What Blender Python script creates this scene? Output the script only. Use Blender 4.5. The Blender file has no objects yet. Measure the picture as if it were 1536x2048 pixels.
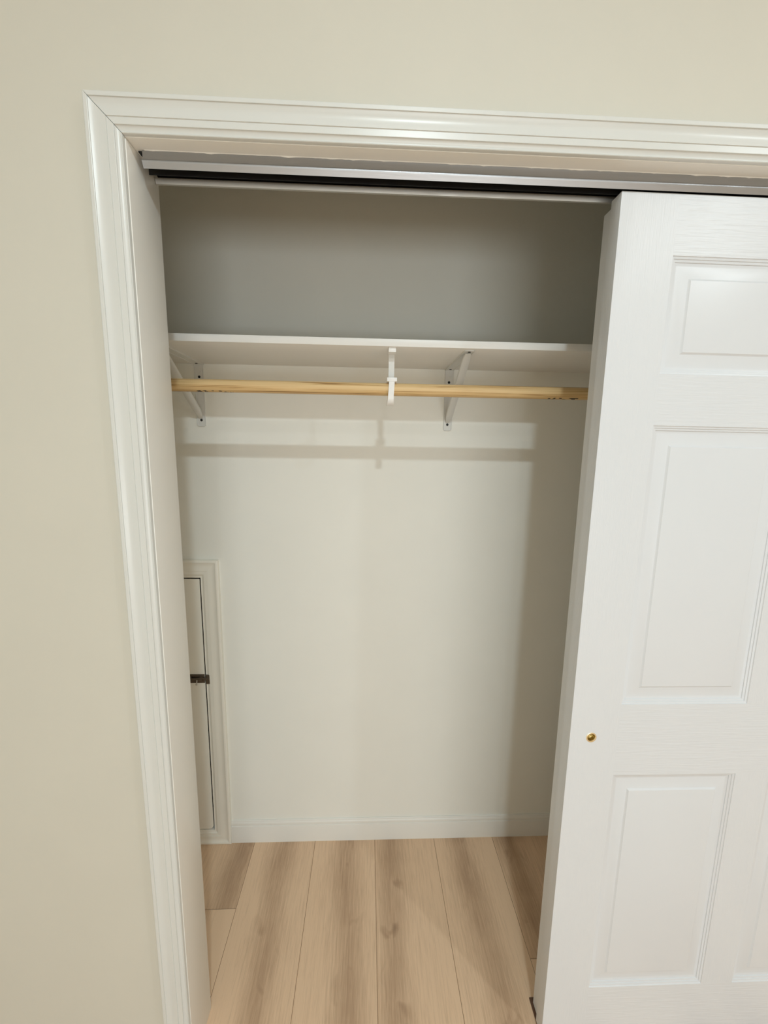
import bpy, bmesh, math, random
from mathutils import Vector, Matrix

random.seed(4)
sc = bpy.context.scene
COL = sc.collection

# ------------------------------------------------------------------ camera
CX, CY, CZ = 0.4258, -0.8166, 1.5652
YAW, PITCH, ROLL, FPX = -0.0414, -0.1579, 0.0161, 812.51
cyw, syw = math.cos(YAW), math.sin(YAW)
cp, sp = math.cos(PITCH), math.sin(PITCH)
cr, sr = math.cos(ROLL), math.sin(ROLL)
fwd = Vector((-syw * cp, cyw * cp, sp))
right0 = Vector((cyw, syw, 0))
up0 = right0.cross(fwd)
right = cr * right0 + sr * up0
up = -sr * right0 + cr * up0
camd = bpy.data.cameras.new('camera')
cam = bpy.data.objects.new('camera', camd)
COL.objects.link(cam)
M = Matrix((right, up, -fwd)).transposed().to_4x4()
M.translation = (CX, CY, CZ)
cam.matrix_world = M
camd.sensor_fit = 'HORIZONTAL'
camd.sensor_width = 36
camd.lens = FPX / 1536 * 36
camd.clip_start = 0.02
sc.camera = cam

# ------------------------------------------------------------------ world, lamps, exposure
w = bpy.data.worlds.new('world')
sc.world = w
w.use_nodes = True
w.node_tree.nodes['Background'].inputs[0].default_value = (0.9, 0.95, 1, 1)
w.node_tree.nodes['Background'].inputs[1].default_value = 0.0

ROOM_TOP = 2.89


def disc_lamp(name, loc, power, color, size):
    d = bpy.data.lights.new(name, 'AREA')
    d.shape = 'DISK'
    d.size = size
    d.energy = power
    d.color = color
    o = bpy.data.objects.new(name, d)
    o.location = loc
    COL.objects.link(o)
    return o


def bulb_lamp(name, loc, power, color, radius):
    d = bpy.data.lights.new(name, 'POINT')
    d.shadow_soft_size = radius
    d.energy = power
    d.color = color
    o = bpy.data.objects.new(name, d)
    o.location = loc
    COL.objects.link(o)
    return o


# four recessed ceiling lamps in a grid: the near pair casts the shadows seen in the closet
LAMP_Z = ROOM_TOP - 0.012
disc_lamp('ceiling_lamp', (0.63, -1.53, LAMP_Z), 14.0, (0.81, 0.95, 1.0), 0.10)
disc_lamp('ceiling_lamp', (2.30, -1.53, LAMP_Z), 9.5, (0.84, 0.95, 1.0), 0.10)
disc_lamp('ceiling_lamp', (0.59, -3.20, LAMP_Z), 6.5, (0.93, 0.98, 0.98), 0.10)
disc_lamp('ceiling_lamp', (2.25, -3.20, LAMP_Z), 4.0, (0.88, 0.96, 1.0), 0.10)


def fill_lamp(name, loc, facing, wd, ht, power, color):
    d = bpy.data.lights.new(name, 'AREA')
    d.shape = 'RECTANGLE'
    d.size, d.size_y = wd, ht
    d.energy = power
    d.color = color
    o = bpy.data.objects.new(name, d)
    o.location = loc
    o.rotation_euler = Vector(facing).to_track_quat('-Z', 'Z').to_euler()
    COL.objects.link(o)
    return o


# added wide fill light, low against the wall opposite the closet
fill_lamp('added_fill_light', (1.30, -4.66, 0.65), (0, 1, 0), 2.4, 1.1, 35.0, (0.89, 0.97, 1.0))

vs = sc.view_settings
vs.view_transform = 'Standard'
vs.look = 'None'
vs.gamma = 1
vs.use_curve_mapping = False
vs.exposure = 0.63
sc.render.film_transparent = False
try:
    sc.cycles.max_bounces = 14
    sc.cycles.diffuse_bounces = 12
except Exception:
    pass

# ------------------------------------------------------------------ dimensions (metres)
H = 2.0895          # underside of the head jamb
W = 1.845           # opening width
JD = 0.1118         # jamb depth = wall thickness
D = 0.6063          # closet back wall
EC = 0.0017          # casing reveal
LX, RX = -0.62, 2.43   # closet side walls
SZ, ST, SD = 1.8277, 0.0189, 0.300   # shelf underside, thickness, depth
RY, RZ, RR = 0.3262, 1.7205, 0.0165  # rod


# ------------------------------------------------------------------ materials
def new_mat(name):
    m = bpy.data.materials.new(name)
    m.use_nodes = True
    nt = m.node_tree
    return m, nt, nt.nodes, nt.links, nt.nodes['Principled BSDF']


def mat_paint(name, color, rough=0.5, bump=0.02, scale=250.0, spec=0.5, stretch=(1, 1, 1), var=0.02, dist=0.001):
    m, nt, N, L, b = new_mat(name)
    tc = N.new('ShaderNodeTexCoord')
    mp = N.new('ShaderNodeMapping')
    mp.inputs['Scale'].default_value = stretch
    L.new(tc.outputs['Object'], mp.inputs[0])
    n = N.new('ShaderNodeTexNoise')
    n.inputs['Scale'].default_value = scale
    n.inputs['Detail'].default_value = 3
    L.new(mp.outputs[0], n.inputs['Vector'])
    bp = N.new('ShaderNodeBump')
    bp.inputs['Strength'].default_value = bump
    bp.inputs['Distance'].default_value = dist
    L.new(n.outputs[0], bp.inputs['Height'])
    L.new(bp.outputs[0], b.inputs['Normal'])
    n2 = N.new('ShaderNodeTexNoise')
    n2.inputs['Scale'].default_value = 5.0
    n2.inputs['Detail'].default_value = 4
    L.new(tc.outputs['Object'], n2.inputs['Vector'])
    r = N.new('ShaderNodeValToRGB')
    r.color_ramp.elements[0].position = 0.3
    r.color_ramp.elements[1].position = 0.7
    r.color_ramp.elements[0].color = tuple(c * (1 - var) for c in color) + (1,)
    r.color_ramp.elements[1].color = tuple(min(1, c * (1 + var)) for c in color) + (1,)
    L.new(n2.outputs[0], r.inputs[0])
    L.new(r.outputs[0], b.inputs['Base Color'])
    b.inputs['Roughness'].default_value = rough
    b.inputs['Specular IOR Level'].default_value = spec
    return m


def mat_metal(name, color, rough=0.35, metallic=1.0, stretch=(2, 60, 60), bump=0.05):
    m, nt, N, L, b = new_mat(name)
    tc = N.new('ShaderNodeTexCoord')
    mp = N.new('ShaderNodeMapping')
    mp.inputs['Scale'].default_value = stretch
    L.new(tc.outputs['Object'], mp.inputs[0])
    n = N.new('ShaderNodeTexNoise')
    n.inputs['Scale'].default_value = 12
    L.new(mp.outputs[0], n.inputs['Vector'])
    mr = N.new('ShaderNodeMapRange')
    mr.inputs['To Min'].default_value = rough * 0.8
    mr.inputs['To Max'].default_value = rough * 1.25
    L.new(n.outputs[0], mr.inputs['Value'])
    L.new(mr.outputs[0], b.inputs['Roughness'])
    bp = N.new('ShaderNodeBump')
    bp.inputs['Strength'].default_value = bump
    bp.inputs['Distance'].default_value = 0.0005
    L.new(n.outputs[0], bp.inputs['Height'])
    L.new(bp.outputs[0], b.inputs['Normal'])
    b.inputs['Base Color'].default_value = tuple(color) + (1,)
    b.inputs['Metallic'].default_value = metallic
    return m


WALL = mat_paint('wall_paint', (0.625, 0.608, 0.540), 0.62, 0.05, 220, 0.3, var=0.012)
CLOSETWALL = mat_paint('closet_wall_paint', (0.835, 0.835, 0.785), 0.5, 0.05, 220, 0.35, var=0.012)
CEIL = mat_paint('ceiling_paint', (0.84, 0.835, 0.82), 0.8, 0.05, 200, 0.2)
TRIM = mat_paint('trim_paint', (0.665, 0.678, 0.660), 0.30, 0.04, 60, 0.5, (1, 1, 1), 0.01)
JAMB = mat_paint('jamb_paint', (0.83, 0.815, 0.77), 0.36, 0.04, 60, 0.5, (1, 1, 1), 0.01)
BASEP = mat_paint('baseboard_paint', (0.80, 0.79, 0.75), 0.32, 0.04, 60, 0.5, (1, 1, 1), 0.01)
HATCHP = mat_paint('hatch_paint', (0.87, 0.845, 0.77), 0.35, 0.05, 60, 0.5, (1, 1, 1), 0.02)
DOOR_V = mat_paint('door_paint_vertical_grain', (0.685, 0.71, 0.745), 0.34, 0.40, 60, 0.5, (6.0, 6.0, 0.30), 0.008, 0.0012)
DOOR_H = mat_paint('door_paint_horizontal_grain', (0.685, 0.71, 0.745), 0.34, 0.55, 60, 0.5, (0.22, 6.0, 3.6), 0.008, 0.0014)
DOOR_P = mat_paint('door_panel_paint', (0.685, 0.71, 0.745), 0.34, 0.02, 120, 0.5, (1, 1, 1), 0.008)
SHELFM = mat_paint('shelf_melamine', (0.82, 0.81, 0.785), 0.38, 0.01, 300, 0.5, (1, 1, 1), 0.01)
BRACKET = mat_paint('white_enamel', (0.70, 0.705, 0.685), 0.32, 0.02, 200, 0.5, (1, 1, 1), 0.01)
PLASTIC = mat_paint('white_plastic', (0.86, 0.86, 0.85), 0.35, 0.01, 200, 0.5, (1, 1, 1), 0.01)
ALU = mat_metal('brushed_aluminium', (0.44, 0.45, 0.47), 0.40)
ALUD = mat_metal('dull_aluminium', (0.60, 0.59, 0.56), 0.55)
SHADECH = mat_metal('channel_shade', (0.012, 0.012, 0.012), 0.6, 0.0)  # near-black colour stands for the shade inside the track
BRASS = mat_metal('polished_brass', (0.55, 0.44, 0.20), 0.25, 1.0, (1, 1, 1))
BRASSR = mat_metal('bright_brass_rim', (0.95, 0.86, 0.62), 0.25, 1.0, (1, 1, 1))
BRONZE = mat_metal('dark_bronze', (0.16, 0.125, 0.095), 0.36, 0.7, (3, 3, 3))
STEEL = mat_metal('steel', (0.65, 0.63, 0.58), 0.25, 1.0, (1, 1, 1))
HOLE = mat_metal('black_screw_head', (0.008, 0.008, 0.008), 0.55, 0.0, (1, 1, 1))
GUIDEM = mat_metal('brown_plastic', (0.10, 0.045, 0.022), 0.45, 0.0, (1, 1, 1))


def mat_rod():
    m, nt, N, L, b = new_mat('pine_rod')
    tc = N.new('ShaderNodeTexCoord')
    mp = N.new('ShaderNodeMapping')
    mp.inputs['Scale'].default_value = (1.8, 95, 95)
    L.new(tc.outputs['Object'], mp.inputs[0])
    n = N.new('ShaderNodeTexNoise')
    n.inputs['Scale'].default_value = 1.6
    n.inputs['Detail'].default_value = 5
    n.inputs['Roughness'].default_value = 0.55
    n.inputs['Distortion'].default_value = 0.6
    L.new(mp.outputs[0], n.inputs['Vector'])
    r = N.new('ShaderNodeValToRGB')
    e = r.color_ramp.elements
    e[0].position = 0.34
    e[0].color = (0.30, 0.165, 0.06, 1)
    e[1].position = 0.58
    e[1].color = (0.74, 0.53, 0.27, 1)
    x = r.color_ramp.elements.new(0.47)
    x.color = (0.66, 0.45, 0.21, 1)
    x = r.color_ramp.elements.new(0.42)
    x.color = (0.52, 0.32, 0.13, 1)
    L.new(n.outputs[0], r.inputs[0])
    # printed ink specks along the underside near the two visible ends
    sep = N.new('ShaderNodeSeparateXYZ')
    L.new(tc.outputs['Object'], sep.inputs[0])

    def mth(op, a, bb=None):
        q = N.new('ShaderNodeMath')
        q.operation = op
        for i, v in enumerate((a, bb)):
            if v is None:
                continue
            if isinstance(v, (int, float)):
                q.inputs[i].default_value = v
            else:
                L.new(v, q.inputs[i])
        return q.outputs[0]
    X, Y, Z = sep.outputs
    low = mth('MULTIPLY', mth('LESS_THAN', Z, -0.0135), mth('GREATER_THAN', Z, -0.0163))
    d1 = mth('LESS_THAN', mth('ABSOLUTE', mth('SUBTRACT', X, 0.015)), 0.05)
    d2 = mth('LESS_THAN', mth('ABSOLUTE', mth('SUBTRACT', X, 0.962)), 0.042)
    n3 = N.new('ShaderNodeTexNoise')
    n3.inputs['Scale'].default_value = 90
    n3.inputs['Detail'].default_value = 1
    L.new(tc.outputs['Object'], n3.inputs['Vector'])
    ink = mth('MULTIPLY', mth('MULTIPLY', low, mth('ADD', d1, d2)), mth('GREATER_THAN', n3.outputs[0], 0.52))
    mx = N.new('ShaderNodeMix')
    mx.data_type = 'RGBA'
    L.new(ink, mx.inputs[0])
    L.new(r.outputs[0], mx.inputs[6])
    mx.inputs[7].default_value = (0.02, 0.015, 0.012, 1)
    L.new(mx.outputs[2], b.inputs['Base Color'])
    b.inputs['Roughness'].default_value = 0.5
    return m


def mat_floor():
    m, nt, N, L, b = new_mat('oak_vinyl_plank')
    uv = N.new('ShaderNodeUVMap')
    uv.uv_map = 'plank'       # u: metres across the plank, v: metres along it (shifted per plank)
    sd = N.new('ShaderNodeUVMap')
    sd.uv_map = 'seed'        # u: streak position (metres from plank edge), v: random tone
    s1 = N.new('ShaderNodeSeparateXYZ')
    L.new(uv.outputs[0], s1.inputs[0])
    s2 = N.new('ShaderNodeSeparateXYZ')
    L.new(sd.outputs[0], s2.inputs[0])

    def mth(op, a, bb=None, c=None):
        q = N.new('ShaderNodeMath')
        q.operation = op
        for i, v in enumerate((a, bb, c)):
            if v is None:
                continue
            if isinstance(v, (int, float)):
                q.inputs[i].default_value = v
            else:
                L.new(v, q.inputs[i])
        return q.outputs[0]

    def noise(sx, sy, scale, detail=4, rough=0.5, dist=0.0):
        mp = N.new('ShaderNodeMapping')
        mp.inputs['Scale'].default_value = (sx, sy, 1)
        L.new(uv.outputs[0], mp.inputs[0])
        n = N.new('ShaderNodeTexNoise')
        n.inputs['Scale'].default_value = scale
        n.inputs['Detail'].default_value = detail
        n.inputs['Roughness'].default_value = rough
        n.inputs['Distortion'].default_value = dist
        L.new(mp.outputs[0], n.inputs['Vector'])
        return n.outputs[0]
    wob = mth('MULTIPLY', mth('SUBTRACT', noise(0.3, 1, 1.7, 2), 0.5), 0.12)
    dx = mth('SUBTRACT', mth('ADD', s1.outputs[0], wob), s2.outputs[0])
    wid = mth('ADD', 0.030, mth('MULTIPLY', noise(0.2, 1, 3.0, 2), 0.040))
    g = mth('POWER', 2.718, mth('MULTIPLY', -1.0, mth('POWER', mth('ABSOLUTE', mth('DIVIDE', dx, wid)), 2.0)))
    amp = mth('MULTIPLY', g, mth('ADD', 0.35, mth('MULTIPLY', noise(1, 1.6, 3.5, 3), 0.75)))
    fine = noise(60, 2.2, 3.0, 6, 0.65, 0.3)
    finer = noise(220, 9, 2.0, 3, 0.6)
    knot = noise(5, 3.0, 3.4, 2, 0.5, 0.5)
    kn = N.new('ShaderNodeMapRange')
    kn.inputs['From Min'].default_value = 0.62
    kn.inputs['From Max'].default_value = 0.80
    L.new(knot, kn.inputs['Value'])
    kn = mth('MULTIPLY', kn.outputs[0], g)
    broad = noise(4, 0.5, 1.6, 3)
    t = mth('ADD', mth('MULTIPLY', amp, 0.56), mth('MULTIPLY', mth('SUBTRACT', fine, 0.5), 0.62))
    t = mth('ADD', t, mth('MULTIPLY', mth('SUBTRACT', finer, 0.5), 0.45))
    t = mth('ADD', t, mth('MULTIPLY', mth('SUBTRACT', broad, 0.5), 0.35))
    t = mth('ADD', t, mth('MULTIPLY', kn, 0.55))
    t = mth('ADD', t, mth('MULTIPLY', s2.outputs[1], 0.18))
    r = N.new('ShaderNodeValToRGB')
    e = r.color_ramp.elements
    e[0].position = 0.0
    e[0].color = (0.770, 0.560, 0.385, 1)
    e[1].position = 1.0
    e[1].color = (0.215, 0.130, 0.078, 1)
    x = e.new(0.4)
    x.color = (0.520, 0.355, 0.232, 1)
    L.new(t, r.inputs[0])
    L.new(r.outputs[0], b.inputs['Base Color'])
    b.inputs['Roughness'].default_value = 0.48
    b.inputs['Specular IOR Level'].default_value = 0.35
    bp = N.new('ShaderNodeBump')
    bp.inputs['Strength'].default_value = 0.12
    bp.inputs['Distance'].default_value = 0.001
    L.new(fine, bp.inputs['Height'])
    L.new(bp.outputs[0], b.inputs['Normal'])
    return m


SEAM = mat_metal('dark_plank_joint', (0.11, 0.075, 0.05), 0.7, 0.0, (1, 1, 1))
ROD = mat_rod()
FLOORM = mat_floor()


# ------------------------------------------------------------------ mesh helpers
def finish(name, bm, mats, parent=None, smooth=None):
    bmesh.ops.recalc_face_normals(bm, faces=bm.faces)
    me = bpy.data.meshes.new(name)
    bm.to_mesh(me)
    bm.free()
    if not isinstance(mats, (list, tuple)):
        mats = [mats]
    for mm in mats:
        me.materials.append(mm)
    if smooth is not None:
        me.polygons.foreach_set('use_smooth', [True] * len(me.polygons))
        me.set_sharp_from_angle(angle=math.radians(smooth))
    o = bpy.data.objects.new(name, me)
    COL.objects.link(o)
    if parent is not None:
        o.parent = parent
    return o


def add_box(bm, x0, x1, y0, y1, z0, z1, bevel=0.0, seg=2):
    r = bmesh.ops.create_cube(bm, size=1.0)
    v = r['verts']
    for q in v:
        q.co.x = x0 if q.co.x < 0 else x1
        q.co.y = y0 if q.co.y < 0 else y1
        q.co.z = z0 if q.co.z < 0 else z1
    if bevel > 0:
        ed = list({e for q in v for e in q.link_edges})
        bmesh.ops.bevel(bm, geom=ed, offset=bevel, segments=seg, affect='EDGES', profile=0.5)


def box(name, x0, x1, y0, y1, z0, z1, mat, parent=None, bevel=0.0):
    bm = bmesh.new()
    add_box(bm, x0, x1, y0, y1, z0, z1, bevel)
    return finish(name, bm, mat, parent, 30 if bevel else None)


def sweep(bm, rings, closed_profile=True, caps=True):
    """rings: list of lists of Vectors with equal counts; joins successive rings."""
    R = [[bm.verts.new(p) for p in ring] for ring in rings]
    n = len(R[0])
    last = n if closed_profile else n - 1
    for a, b in zip(R, R[1:]):
        for i in range(last):
            j = (i + 1) % n
            bm.faces.new((a[i], a[j], b[j], b[i]))
    if caps and closed_profile:
        bm.faces.new(R[0])
        bm.faces.new(list(reversed(R[-1])))


def add_cyl(bm, c, axis, r, length, seg=24, r2=None):
    """cylinder from centre-of-base c along axis ('x','y','z' or Vector)"""
    ax = {'x': Vector((1, 0, 0)), 'y': Vector((0, 1, 0)), 'z': Vector((0, 0, 1))}.get(axis, axis) if isinstance(axis, str) else axis
    ax = ax.normalized()
    t = Vector((0, 0, 1)) if abs(ax.z) < 0.9 else Vector((1, 0, 0))
    u = ax.cross(t).normalized()
    v = ax.cross(u)
    r2 = r if r2 is None else r2
    c = Vector(c)
    rings = []
    for rr, d in ((r, 0), (r2, length)):
        rings.append([c + ax * d + (u * math.cos(a) + v * math.sin(a)) * rr for a in [2 * math.pi * i / seg for i in range(seg)]])
    sweep(bm, rings)


def add_lathe_y(bm, cx, cz, prof, seg=32):
    """prof: list of (radius, y); open surface of revolution round the y axis"""
    rings = [[Vector((cx + r * math.cos(2 * math.pi * i / seg), y, cz + r * math.sin(2 * math.pi * i / seg))) for i in range(seg)] for r, y in prof]
    sweep(bm, rings, True, False)
    bm.verts.ensure_lookup_table()


def tag(o, label, cat, group=None, kind=None):
    o['label'] = label
    o['category'] = cat
    if group:
        o['group'] = group
    if kind:
        o['kind'] = kind
    return o


def thing(name, loc, label, cat, group=None, kind=None):
    o = bpy.data.objects.new(name, None)
    o.location = loc
    o.empty_display_size = 0.05
    COL.objects.link(o)
    return tag(o, label, cat, group, kind)


def struct(o, label, cat):
    return tag(o, label, cat, None, 'structure')


# ------------------------------------------------------------------ room shell
XL, XR, YB = -0.95, 4.2, -4.7
# floor: one mesh of individual planks with micro-bevelled joints
PW, PX0 = 0.2392, -0.0103
STREAK = {-1: (0.20, 0.25), 0: (0.122, 0.0), 1: (0.135, 0.0), 2: (0.045, 0.05), 3: (0.110, 0.0), 4: (0.06, 0.5)}
JOINT = {-1: 0.36, 0: -0.62, 1: -0.30, 2: -0.85, 3: -0.45, 4: 0.195}
bm = bmesh.new()
uvp = bm.loops.layers.uv.new('plank')
uvs = bm.loops.layers.uv.new('seed')
PLEN = 1.52
i0 = math.floor((XL - PX0) / PW) - 1
i1 = math.ceil((XR - PX0) / PW) + 1
for i in range(i0, i1):
    xa, xb = PX0 + i * PW, PX0 + (i + 1) * PW
    joint = JOINT.get(i, random.choice([-0.45, -0.62, -0.80, -0.95]) + (0 if i in (0, 1, 2, 3) else random.uniform(-.5, .5)))
    n0 = math.floor((YB - 0.2 - joint) / PLEN)
    k = n0
    while joint + k * PLEN < D + 0.1:
        ya, yb = joint + k * PLEN, joint + (k + 1) * PLEN
        ya, yb = max(ya, YB - 0.12), min(yb, D + 0.12)
        if yb - ya > 0.01:
            st, tone = STREAK.get(i, (random.uniform(0.05, 0.19), random.uniform(-0.2, 0.5)))
            if k != 0 and k != -1:
                st, tone = random.uniform(0.05, 0.19), random.uniform(-0.2, 0.5)
            if i in (-1, 4) and k == -1:
                st, tone = 0.10, -0.35
            off = i * 3.17 + k * 7.3
            g, dd = 0.0014, 0.0012
            pts = [(xa + .0004, ya + .0004, -dd), (xb - .0004, ya + .0004, -dd), (xb - .0004, yb - .0004, -dd), (xa + .0004, yb - .0004, -dd),
                   (xa + g, ya + g, 0), (xb - g, ya + g, 0), (xb - g, yb - g, 0), (xa + g, yb - g, 0)]
            V = [bm.verts.new(p) for p in pts]
            for q in ((4, 5, 6, 7), (0, 1, 5, 4), (1, 2, 6, 5), (2, 3, 7, 6), (3, 0, 4, 7)):
                f = bm.faces.new([V[a] for a in q])
                for lp in f.loops:
                    lp[uvp].uv = (lp.vert.co.x - xa, lp.vert.co.y + off)
                    lp[uvs].uv = (st, tone)
        k += 1
r = bmesh.ops.create_cube(bm, size=1)
for f in {f for q in r['verts'] for f in q.link_faces}:
    f.material_index = 1
for q in r['verts']:
    q.co.x = XL - 0.1 if q.co.x < 0 else XR + 0.1
    q.co.y = YB - 0.1 if q.co.y < 0 else D + 0.1
    q.co.z = -0.05 if q.co.z < 0 else -0.0013
struct(finish('floor', bm, [FLOORM, SEAM]), 'pale brown oak plank floor running straight back into the closet', 'floor')

struct(box('ceiling', XL - 0.1, XR + 0.1, YB - 0.1, D + 0.1, ROOM_TOP, ROOM_TOP + 0.1, CEIL), 'white ceiling above the room and closet', 'ceiling')
struct(box('wall_left', XL - 0.1, XL, YB, 0, 0, ROOM_TOP, WALL), 'cream painted room wall left of the closet wall', 'wall')
struct(box('wall_right', XR, XR + 0.1, YB, 0, 0, ROOM_TOP, WALL), 'cream painted room wall right of the closet doors', 'wall')
struct(box('wall_rear', XL - 0.1, XR + 0.1, YB - 0.1, YB, 0, ROOM_TOP, WALL), 'cream painted room wall facing the closet', 'wall')
bm = bmesh.new()
for q in ((0.04, 0.10, 0.04, 1.26), (2.50, 2.56, 0.04, 1.26), (0.10, 2.50, 0.04, 0.10), (0.10, 2.50, 1.20, 1.26)):
    add_box(bm, q[0], q[1], YB, YB + 0.06, q[2], q[3], 0.003)
struct(finish('fill_light_frame', bm, TRIM, None, 30), 'white frame added around the low fill light on the wall facing the closet', 'window')  # unseen frame, made up to go round the added fill light
# front wall with the closet opening
JT = 0.019
bm = bmesh.new()
add_box(bm, XL - 0.1, -JT, 0, JD, 0, ROOM_TOP)
add_box(bm, W + JT, XR + 0.1, 0, JD, 0, ROOM_TOP)
add_box(bm, -JT, W + JT, 0, JD, H + JT, ROOM_TOP)
struct(finish('wall_front', bm, WALL), 'cream painted wall surrounding the white cased closet opening', 'wall')

# closet back wall with the hatch hole
HX0, HX1, HZ0, HZ1 = -0.525, -0.1668, 0.056, 1.0955
bm = bmesh.new()
add_box(bm, LX - 0.1, HX0, D, D + 0.1, 0, ROOM_TOP)
add_box(bm, HX1, RX + 0.1, D, D + 0.1, 0, ROOM_TOP)
add_box(bm, HX0, HX1, D, D + 0.1, 0, HZ0)
add_box(bm, HX0, HX1, D, D + 0.1, HZ1, ROOM_TOP)
struct(finish('wall_back', bm, CLOSETWALL), 'off-white closet back wall behind the shelf and rod', 'wall')
struct(box('wall_closet_left', LX - 0.1, LX, JD, D, 0, ROOM_TOP, CLOSETWALL), 'off-white left end wall of the closet', 'wall')
struct(box('wall_closet_right', RX, RX + 0.1, JD, D, 0, ROOM_TOP, CLOSETWALL), 'off-white right end wall of the closet', 'wall')


# ------------------------------------------------------------------ casing
def casing_profile(width=0.0644, k=1.0):
    """(s, t): distance from the inner edge, thickness off the wall. Closed loop."""
    P = [(0, 0), (0, 0.0062), (0.0006, 0.0075), (0.0016, 0.0082), (0.0028, 0.0078)]
    for i in range(7):                      # small cove
        a = i / 6
        P.append((0.0034 + 0.0088 * a, 0.0072 + 0.0034 * (a ** 2)))
    P += [(0.0126, 0.0124), (0.0132, 0.0127), (0.0252, 0.0129), (0.0258, 0.0146)]
    for i in range(1, 11):                  # long ogee
        a = i / 10
        P.append((0.0258 + 0.0292 * a, 0.0146 + 0.0030 * (a - 0.9 * math.sin(2 * math.pi * a) / (2 * math.pi) * -1.0) - 0.0022 * math.sin(math.pi * a)))
    P += [(0.0553, 0.0194), (0.0560, 0.0197), (width - 0.002, 0.0197), (width - 0.0006, 0.0190), (width, 0.0175), (width, 0)]
    return [(s, t * k) for s, t in P]


PROF = [(s * 0.055 / 0.0644, t) for s, t in casing_profile()]
CW = 0.055
MG = 0.0005


def casing_side(name, left, z0):
    bm = bmesh.new()
    rings = []
    for top in (0, 1):
        ring = []
        for s, t in PROF:
            x = -EC - s if left else W + EC + s
            z = z0 if not top else H + EC + s - MG
            ring.append(Vector((x, -t, z)))
        rings.append(ring)
    sweep(bm, rings)
    return finish(name, bm, TRIM, None, 25)


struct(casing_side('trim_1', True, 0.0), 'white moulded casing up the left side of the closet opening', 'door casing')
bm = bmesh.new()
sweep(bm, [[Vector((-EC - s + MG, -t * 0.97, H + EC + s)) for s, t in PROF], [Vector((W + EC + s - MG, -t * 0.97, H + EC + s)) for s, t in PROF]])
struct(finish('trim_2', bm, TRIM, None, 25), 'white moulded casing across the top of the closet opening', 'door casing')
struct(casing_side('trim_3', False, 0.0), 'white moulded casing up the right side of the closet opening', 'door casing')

# jambs
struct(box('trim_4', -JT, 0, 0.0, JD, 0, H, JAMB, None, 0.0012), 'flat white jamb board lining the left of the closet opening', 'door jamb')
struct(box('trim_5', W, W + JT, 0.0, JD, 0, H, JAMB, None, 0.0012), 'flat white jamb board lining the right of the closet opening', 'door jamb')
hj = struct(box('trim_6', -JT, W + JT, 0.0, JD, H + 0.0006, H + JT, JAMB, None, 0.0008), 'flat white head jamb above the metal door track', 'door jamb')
# wavy paint edge where the head jamb paint laps onto the track
bm = bmesh.new()
n = 260
rings = []
random.seed(11)
lap = 0.0005
for i in range(n + 1):
    x = 0.016 + (W - 0.03) * i / n
    target = 0.0001 + (0.0020 * random.random() ** 6)
    lap += (target - lap) * 0.6
    rings.append([Vector((x, 0.0286, H + 0.0012)), Vector((x, 0.0290, H - lap * 0.3)), Vector((x, 0.0298, H - lap)), Vector((x, 0.0312, H - lap * 0.6)), Vector((x, 0.0312, H + 0.0012))])
sweep(bm, rings)
finish('paint_bead', bm, JAMB, hj, 40)

# baseboards
def baseboard(name, p0, p1, nrm, label, h=0.095):
    prof = [(0, 0), (0.0115, 0), (0.0118, 0.070), (0.0108, 0.0735), (0.0085, 0.0745), (0.0090, 0.077), (0.0088, 0.084), (0.0075, 0.088), (0.0062, 0.0895), (0.0055, 0.0935), (0.0035, h), (0, h)]
    bm = bmesh.new()
    rings = []
    for p in (p0, p1):
        rings.append([Vector((p[0] + nrm[0] * a, p[1] + nrm[1] * a, z)) for a, z in prof])
    sweep(bm, rings)
    return struct(finish(name, bm, BASEP, None, 25), label, 'baseboard')


baseboard('baseboard_back', (HX1 + 0.0664, D), (RX, D), (0, -1), 'white moulded baseboard along the closet back wall')
baseboard('baseboard_right', (RX, D - 0.012), (RX, JD), (-1, 0), 'white moulded baseboard on the right closet end wall')
baseboard('baseboard_front', (XL, 0), (-EC - CW - 0.0003, 0), (0, -1), 'white moulded baseboard left of the closet casing')

# ------------------------------------------------------------------ door track
track = thing('sliding_door_track', (0.9, 0.05, H), 'grey aluminium sliding door track under the head jamb', 'door track')


def local(bm, parent):
    bmesh.ops.translate(bm, verts=bm.verts, vec=-Vector(parent.location))


def extrude_x(prof, x0, x1):
    bm = bmesh.new()
    sweep(bm, [[Vector((x0, y, z)) for y, z in prof], [Vector((x1, y, z)) for y, z in prof]])
    return bm


FY = 0.0300
fas = [(FY, H - 0.0002), (FY + 0.0015, H - 0.0002), (FY + 0.0015, 2.0745), (FY - 0.0010, 2.0718), (FY - 0.0010, 2.0706),
       (FY + 0.0026, 2.0634), (FY + 0.0026, 2.0616), (FY + 0.0016, 2.0612), (FY - 0.0028, 2.0690), (FY - 0.0034, 2.0700), (FY - 0.0037, 2.0710), (FY - 0.0036, 2.0720),
       (FY - 0.0031, 2.0729), (FY - 0.0024, 2.0736), (FY - 0.0004, 2.0752), (FY, 2.0758)]
bm = extrude_x(fas, 0.0116, W - 0.004)
local(bm, track)
finish('front_fascia', bm, ALU, track, 35)
RYF = 0.1020
rear = [(RYF, H - 0.0002), (RYF + 0.0012, H - 0.0002), (RYF + 0.0012, 2.0740), (RYF + 0.0002, 2.0732), (RYF - 0.0040, 2.0735), (RYF - 0.0078, 2.0820), (RYF - 0.0077, 2.0829), (RYF - 0.0069, 2.0833),
        (RYF - 0.0062, 2.0829), (RYF - 0.0030, 2.0752), (RYF, 2.0752)]
bm = extrude_x(rear, 0.0010, W - 0.004)
local(bm, track)
finish('rear_flange', bm, ALUD, track, 35)
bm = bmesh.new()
add_box(bm, 0.004, W - 0.004, FY + 0.0017, RYF - 0.0002, H - 0.0022, H - 0.0002)
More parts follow.
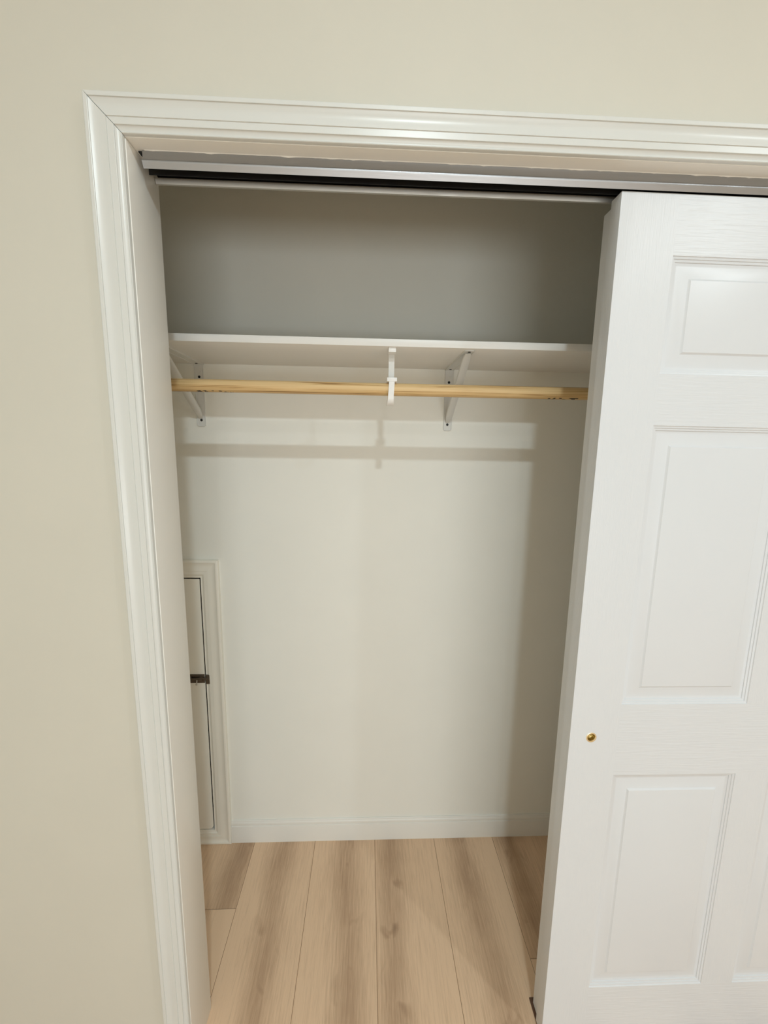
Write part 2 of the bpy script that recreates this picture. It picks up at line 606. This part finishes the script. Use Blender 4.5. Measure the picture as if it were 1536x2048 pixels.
add_box(bm, 0.004, W - 0.004, RYF - 0.0015, RYF - 0.0001, 2.0765, H - 0.0024)
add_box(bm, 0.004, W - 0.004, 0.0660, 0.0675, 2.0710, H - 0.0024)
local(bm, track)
ch = finish('inner_channel', bm, SHADECH, track)
ch['label'] = 'inside of the track with its shade painted near black'

# ------------------------------------------------------------------ closet sliding doors (six panel, moulded)
YD = 0.0362            # front face at the top; the hung doors swing slightly forward at the bottom
TILT, ROLLX = 0.018, 0.0070
DX0 = 0.9107
DTOP, DBOT = 2.0606, 0.012
DW = 0.9260
DTH = 0.0345
PC = [(0.1155, 0.4205)]
stile = PC[0][0]
PC.append((DW - PC[0][1], DW - PC[0][0]))
PR = [(0.1708, 0.7965), (0.9815, 1.6200), (1.7245, 1.9500)]
PULL = (0.0515, 0.8978, 0.0100)

# (inset, depth) of the moulded panel from the frame face to the raised field
MOULD = [(0.0, 0.0), (0.0008, 0.0016), (0.0034, 0.0026), (0.0046, 0.0029), (0.0052, 0.0045), (0.0086, 0.0055), (0.0094, 0.0058), (0.0100, 0.0075),
         (0.0138, 0.0088), (0.0150, 0.0090), (0.0170, 0.0089), (0.0400, 0.0048), (0.0404, 0.0046), (0.0440, 0.0014), (0.0446, 0.0013)]


def door_mesh():
    """leaf in local coordinates: x 0..DW, y 0 (front) .. DTH, z absolute"""
    bm = bmesh.new()
    px, pz, pr = PULL
    xs = sorted({0, px - 0.02, px + 0.02, stile, PC[0][1], PC[1][0], PC[1][1], DW})
    zs = sorted({DBOT, DTOP, pz - 0.02, pz + 0.02} | {v for q in PR for v in q})
    cache = {}

    def vert(x, y, z):
        key = (round(x, 6), round(y, 6), round(z, 6))
        if key not in cache:
            cache[key] = bm.verts.new((x, y, z))
        return cache[key]

    def in_panel(x, z):
        return any(a < x < b for a, b in PC) and any(a < z < b for a, b in PR)
    for side in (0, 1):
        fy = (lambda d: d) if side == 0 else (lambda d: DTH - d)
        for xa, xb in zip(xs, xs[1:]):
            for za, zb in zip(zs, zs[1:]):
                xm, zm = (xa + xb) / 2, (za + zb) / 2
                if in_panel(xm, zm):
                    continue
                if side == 0 and abs(xm - px) < 0.01 and abs(zm - pz) < 0.01:
                    nn = 32
                    inner, outer = [], []
                    for q in range(nn):
                        a = 2 * math.pi * (q + 0.5) / nn + 0
                        c, s = math.cos(a), math.sin(a)
                        inner.append(bm.verts.new((px + pr * c, 0, pz + pr * s)))
                        mm = max(abs(c), abs(s))
                        outer.append((px + 0.02 * c / mm, pz + 0.02 * s / mm, a))
                    ov = [bm.verts.new((a, 0, b)) for a, b, _ in outer]
                    for q in range(nn):
                        q2 = (q + 1) % nn
                        # corner cells get the square corner as an extra vertex
                        a1, a2 = outer[q], outer[q2]
                        ring = [inner[q], ov[q]]
                        if abs(a1[0] - a2[0]) > 1e-6 and abs(a1[1] - a2[1]) > 1e-6:
                            cxn = px + math.copysign(0.02, (a1[0] + a2[0]) / 2 - px)
                            czn = pz + math.copysign(0.02, (a1[1] + a2[1]) / 2 - pz)
                            ring.append(vert(cxn, 0, czn))
                        ring += [ov[q2], inner[q2]]
                        f = bm.faces.new(ring)
                        f.material_index = 0
                    # bore
                    back = [bm.verts.new((v.co.x, 0.012, v.co.z)) for v in inner]
                    for q in range(nn):
                        q2 = (q + 1) % nn
                        bm.faces.new((inner[q], inner[q2], back[q2], back[q]))
                    bm.faces.new(back)
                    continue
                f = bm.faces.new([vert(xa, fy(0), za), vert(xb, fy(0), za), vert(xb, fy(0), zb), vert(xa, fy(0), zb)])
                is_stile = xm < stile or xm > PC[1][1] or (PC[0][1] < xm < PC[1][0] and any(a < zm < b for a, b in PR))
                f.material_index = 0 if is_stile else 1
        for xa, xb in PC:
            for za, zb in PR:
                loops = []
                for ins, dep in MOULD:
                    y = fy(dep)
                    loops.append([vert(xa + ins, y, za + ins), vert(xb - ins, y, za + ins), vert(xb - ins, y, zb - ins), vert(xa + ins, y, zb - ins)])
                for A, B in zip(loops, loops[1:]):
                    for q in range(4):
                        f = bm.faces.new((A[q], A[(q + 1) % 4], B[(q + 1) % 4], B[q]))
                        f.material_index = 2
                f = bm.faces.new(loops[-1])
                f.material_index = 2
    # edges of the leaf
    for za, zb in zip(zs, zs[1:]):
        for x in (0, DW):
            f = bm.faces.new((vert(x, 0, za), vert(x, DTH, za), vert(x, DTH, zb), vert(x, 0, zb)))
            f.material_index = 0
    for xa, xb in zip(xs, xs[1:]):
        for z in (DBOT, DTOP):
            f = bm.faces.new((vert(xa, 0, z), vert(xb, 0, z), vert(xb, DTH, z), vert(xa, DTH, z)))
            f.material_index = 1
    # soften the long outer arrises
    ed = []
    for e in bm.edges:
        a, b = e.verts
        if abs(a.co.x - b.co.x) < 1e-6 and abs(a.co.y - b.co.y) < 1e-6 and (abs(a.co.x) < 1e-6 or abs(a.co.x - DW) < 1e-6):
            ed.append(e)
    bmesh.ops.bevel(bm, geom=ed, offset=0.0010, segments=2, affect='EDGES', profile=0.5)
    return bm


def pull_mesh(cup):
    px, pz, pr = PULL
    bm = bmesh.new()
    prof = [(pr + 0.0024, 0.0000), (pr + 0.0022, -0.0009), (pr + 0.0010, -0.0013), (pr - 0.0006, -0.0010), (pr - 0.0012, 0.0004), (pr - 0.0016, 0.0060), (pr - 0.0030, 0.0082), (pr - 0.0060, 0.0090), (0.0004, 0.0090)]
    prof = prof[4:] if cup else prof[:5]
    add_lathe_y(bm, px, pz, prof, 40)
    return bm


d1 = thing('door_1', (DX0 - ROLLX, YD - TILT, 0), 'white six-panel closet door in front with the brass finger pull', 'door', None, 'structure')
leaf = finish('door_leaf', door_mesh(), [DOOR_V, DOOR_H, DOOR_P], d1, 28)
pull = finish('finger_pull', pull_mesh(False), BRASSR, d1, 40)
pull['label'] = 'round recessed brass finger pull'
cup = finish('pull_cup', pull_mesh(True), BRASS, pull, 40)
bm = bmesh.new()
px, pz, pr = PULL
add_cyl(bm, (px - 0.001, 0.0072, pz), 'y', 0.0032, 0.002, 16)
finish('pull_screw', bm, BRASS, pull, 40)

DX1, YD1 = 0.9190, 0.0755
d2 = thing('door_2', (DX1 - ROLLX, YD1 - TILT, 0), 'white closet door tucked behind the front sliding door', 'door', None, 'structure')
for dd_ in (d1, d2):
    dd_.rotation_euler = (-TILT / DTOP, ROLLX / DTOP, 0)
l2 = leaf.copy()
l2.parent = d2
COL.objects.link(l2)
l2.location.z = -0.006

# floor guide under the doors
gd = thing('floor_guide', (0.925, 0.067, 0), 'small brown floor guide under the sliding doors', 'door guide')
bm = bmesh.new()
add_box(bm, 0.9055, 0.955, 0.030, 0.1040, 0, 0.0038, 0.0012)
local(bm, gd)
finish('base_plate', bm, GUIDEM, gd, 35)
bm = bmesh.new()
add_box(bm, 0.908, 0.953, 0.0541, 0.0561, 0.0036, 0.020, 0.0008)
local(bm, gd)
finish('fin', bm, GUIDEM, gd, 35)

# ------------------------------------------------------------------ shelf
bm = bmesh.new()
add_box(bm, LX, RX, D - SD, D, SZ, SZ + ST, 0.0009)
tag(finish('closet_shelf', bm, SHELFM, None, 30), 'long white shelf board across the closet above the wooden rod', 'shelf')


# ------------------------------------------------------------------ shelf brackets
def make_bracket(loc, label):
    """origin: inner corner where wall and shelf underside meet"""
    root = thing('shelf_bracket', loc, label, 'bracket', 'white shelf brackets')
    hw, th = 0.0146, 0.0022
    L1, L2 = 0.2032, 0.285
    # wall leg with a rounded foot and a shallow curled lip along both edges
    def plate(length, axis):
        outl = [(-hw, 0.0)]
        r = 0.008
        for k in range(7):
            a = math.pi * (0.5 * k / 6)
            outl.append((-hw + r - r * math.cos(a), length - r + r * math.sin(a)))
        for k in range(7):
            a = math.pi * 0.5 * (1 - k / 6)
            outl.append((hw - r + r * math.cos(a), length - r + r * math.sin(a)))
        outl.append((hw, 0.0))
        bm = bmesh.new()

        def P(u, v, d):
            return Vector((u, -d, -v)) if axis == 'wall' else Vector((u, -v, -d))
        # outer rim, raised edge, slightly dished middle
        rings = []
        for ins, d in ((0, 0), (0, th + 0.0010), (0.0012, th + 0.0014), (0.0026, th)):
            ring = []
            for (u, v) in outl:
                fu = (hw - ins) / hw
                ring.append(P(u * fu, min(v, length - ins) if v > 0.001 else 0.0, d))
            rings.append(ring)
        sweep(bm, rings)
        return bm
    finish('wall_leg', plate(L1, 'wall'), BRACKET, root, 40)
    finish('shelf_leg', plate(L2, 'shelf'), BRACKET, root, 40)
    # diagonal brace: open channel, tapering at the ends
    a = Vector((0, -0.262, -th))
    b = Vector((0, -th, -0.172))
    ax = (b - a).normalized()
    nrm = Vector((0, ax.z, -ax.y))          # points down and forward
    if nrm.z > 0:
        nrm = -nrm
    rings = []
    ln = (b - a).length
    for t, wd, dp in ((0, 0.0075, 0.0015), (0.05, 0.0100, 0.006), (0.12, 0.0108, 0.0085), (0.88, 0.0108, 0.0085), (0.95, 0.0090, 0.006), (1, 0.0050, 0.0015)):
        c = a + ax * (ln * t)
        q = 0.0013
        pr = [(-wd, -dp), (-wd, 0.0), (-wd + 0.0012, 0.0010), (wd - 0.0012, 0.0010), (wd, 0.0), (wd, -dp), (wd - q, -dp), (wd - q, -0.0006), (-wd + q, -0.0006), (-wd + q, -dp)]
        rings.append([c + Vector((u, 0, 0)) + nrm * (v + 0.004) for u, v in pr])
    bm = bmesh.new()
    sweep(bm, rings)
    finish('diagonal_brace', bm, BRACKET, root, 40)
    # dark screws
    for (p, axv) in (((0.0, -th - 0.0002, -0.042), 'wall'), ((0.0, -th - 0.0002, -0.182), 'wall'), ((0.001, -0.270, -th - 0.0002), 'shelf'), ((0.0, -0.020, -th - 0.0002), 'shelf')):
        bm = bmesh.new()
        v = Vector((0, -1, 0)) if axv == 'wall' else Vector((0, 0, -1))
        add_cyl(bm, p, v, 0.0043, 0.0010, 20, 0.0036)
        s = finish('screw', bm, HOLE, root, 40)
    # embossed dimple
    bm = bmesh.new()
    add_cyl(bm, (0.005, -th, -0.024), Vector((0, -1, 0)), 0.0035, 0.0006, 18, 0.0028)
    finish('dimple', bm, BRACKET, root, 40)
    return root


make_bracket((0.6982, D, SZ), 'white shelf bracket just right of the rod hook')
make_bracket((-0.1345, D, SZ), 'white shelf bracket at far left half hidden by the jamb')

# ------------------------------------------------------------------ closet rod
rod = thing('closet_rod', (0, RY, RZ), 'round pale pine closet rod hanging below the white shelf', 'rod')
bm = bmesh.new()
n = 48
xsn = [LX + 0.004 + (RX - LX - 0.008) * i / 12 for i in range(13)]
sweep(bm, [[Vector((x, RR * math.cos(2 * math.pi * i / n), RR * math.sin(2 * math.pi * i / n))) for i in range(n)] for x in xsn])
finish('dowel', bm, ROD, rod, 40)

# ------------------------------------------------------------------ rod hook
HKX = 0.4880
hook = thing('rod_hook', (HKX, RY, RZ), 'white hook strap hanging from the shelf and cradling the rod', 'hook')


def ribbon(bm, path, half, th, xoff=None):
    """flat strip following a path of (y, z) with thickness th and half width half (may vary)"""
    rings = []
    m = len(path)
    for i, (y, z) in enumerate(path):
        a = path[max(i - 1, 0)]
        b = path[min(i + 1, m - 1)]
        t = Vector((0, b[0] - a[0], b[1] - a[1])).normalized()
        nn = Vector((0, -t.z, t.y))
        hwid = half[i] if isinstance(half, list) else half
        xo = xoff[i] if xoff else 0
        c = Vector((xo, y, z))
        rings.append([c + Vector((-hwid, 0, 0)) - nn * th / 2, c + Vector((hwid, 0, 0)) - nn * th / 2, c + Vector((hwid, 0, 0)) + nn * th / 2, c + Vector((-hwid, 0, 0)) + nn * th / 2])
    sweep(bm, rings)


ztop = SZ - RZ
bm = bmesh.new()
add_box(bm, -0.0100, 0.0100, -0.0130, 0.0260, ztop - 0.0125, ztop, 0.0012)
finish('mounting_block', bm, PLASTIC, hook, 35)
# vertical strap behind the rod
bm = bmesh.new()
ribbon(bm, [(0.0205, ztop - 0.010), (0.0205, 0.05), (0.0205, 0.0)], 0.0078, 0.0026)
finish('strap', bm, BRACKET, hook, 35)
# cap over the rod, then the band down its front and round underneath
bm = bmesh.new()
add_box(bm, -0.0135, 0.0135, -0.0225, 0.0218, 0.0180, 0.0285, 0.0012)
finish('collar', bm, PLASTIC, hook, 35)
bm = bmesh.new()
pth, hf, xo = [], [], []
for i in range(5):
    pth.append((-0.0200, 0.022 - i * 0.0095))
    hf.append(0.0075)
    xo.append(-0.0005 * i)
for i in range(1, 17):
    a = math.pi + math.pi * i / 16
    pth.append((0.0003 + 0.0203 * math.cos(a), -0.0210 + 0.0215 * math.sin(a)))
    hf.append(0.0075 + 0.0016 * math.sin(math.pi * i / 16))
    xo.append(-0.0020 - 0.0012 * math.sin(math.pi * i / 16))
pth.append((0.0206, 0.0))
hf.append(0.0075)
xo.append(-0.0005)
ribbon(bm, pth, hf, 0.0026, xo)
finish('band', bm, PLASTIC, hook, 50)

# ------------------------------------------------------------------ access hatch
hatch = thing('access_hatch', ((HX0 + HX1) / 2, D, 0), 'cream access hatch in moulded frame low on the back wall', 'hatch')
# mitred frame
HP = []
for s_, t_ in PROF:
    if HP and t_ - HP[-1][1] / 0.85 > 0.0014 and s_ > 0.004 and t_ < 0.0199:      # quirk line in front of each step
        HP.append((s_ * 0.066 / CW - 0.0006, HP[-1][1] - 0.0016))
    HP.append((s_ * 0.066 / CW, t_ * 0.85))
FZ0 = 0.0005


def fr(s, t, corner):
    x = HX0 - s if corner in (0, 3) else HX1 + s
    sb = s * (HZ0 - FZ0) / 0.066
    z = HZ0 - sb if corner in (0, 1) else HZ1 + s
    return Vector((x, D - t, z))


for nm, ca, cb in (('frame_rail', 0, 1), ('frame_stile', 1, 2), ('frame_rail', 2, 3), ('frame_stile', 3, 0)):
    bm = bmesh.new()
    ra = [fr(s, t, ca) for s, t in HP]
    rb = [fr(s, t, cb) for s, t in HP]
    sweep(bm, [ra, rb])
    local(bm, hatch)
    finish(nm, bm, HATCHP, hatch, 25)
# panel with rounded lower right corner
px0, px1, pz0, pz1 = HX0 + 0.003, HX1 - 0.0056, HZ0 + 0.0030, HZ1 - 0.0056
outl = [(px0, pz0)]
rad = 0.014
for k in range(9):
    a = -math.pi / 2 + math.pi / 2 * k / 8
    outl.append((px1 - rad + rad * math.cos(a), pz0 + rad + rad * math.sin(a)))
outl += [(px1, pz1), (px0, pz1)]
bm = bmesh.new()
sweep(bm, [[Vector((x, D + 0.0022, z)) for x, z in outl], [Vector((x, D - 0.0022, z)) for x, z in outl], [Vector((x - 0.0008, D - 0.0030, z)) for x, z in outl]])
local(bm, hatch)
finish('hatch_panel', bm, HATCHP, hatch, 30)
# slide bolt latch
bz0, bz1 = 0.682, 0.717
bolt = bpy.data.objects.new('slide_bolt', None)
COL.objects.link(bolt)
bolt.parent = hatch
bolt['label'] = 'dark bronze slide bolt latch'


def sub(name, bm, mat):
    local(bm, hatch)
    bmesh.ops.translate(bm, verts=bm.verts, vec=(-0.002, 0, 0.006))
    return finish(name, bm, mat, bolt, 35)


yf = D - 0.0030
bm = bmesh.new()
add_box(bm, -0.2270, -0.1705, yf - 0.0018, yf, bz0, bz1, 0.0006)
sub('back_plate', bm, BRONZE)
bm = bmesh.new()
add_box(bm, -0.1640, -0.1500, yf - 0.0085, yf, bz0, bz1, 0.0006)
sub('keeper', bm, BRONZE)
zc = 0.7015
bm = bmesh.new()
add_cyl(bm, (-0.2240, yf - 0.0068, zc), 'x', 0.0042, 0.0725, 20)
sub('bolt_rod', bm, BRONZE)
for xa, xb in ((-0.2255, -0.2170), (-0.1880, -0.1760)):
    bm = bmesh.new()
    pf = [(-0.0085, 0.0), (-0.0085, 0.0016), (-0.0062, 0.0022)] + [(-0.0062 * math.cos(math.pi * k / 8), 0.0068 + 0.0058 * math.sin(math.pi * k / 8)) for k in range(9)] + [(0.0062, 0.0022), (0.0085, 0.0016), (0.0085, 0.0)]
    sweep(bm, [[Vector((x, yf - 0.0016 - t, zc + s)) for s, t in pf] for x in (xa, xb)])
    sub('bolt_guide', bm, BRONZE)
bm = bmesh.new()
add_cyl(bm, (-0.1955, yf - 0.0085, zc - 0.0010), Vector((0, -0.45, -1)), 0.0021, 0.018, 14)
bmesh.ops.create_uvsphere(bm, u_segments=14, v_segments=8, radius=0.0032, matrix=Matrix.Translation((-0.1955, yf - 0.0085 - 0.0078, zc - 0.0180)))
sub('bolt_knob', bm, STEEL)
bm = bmesh.new()
add_box(bm, -0.2255, -0.1735, yf - 0.0032, yf - 0.0016, bz1 - 0.0075, bz1 - 0.0020, 0.0007)
sub('plate_rib', bm, BRONZE)
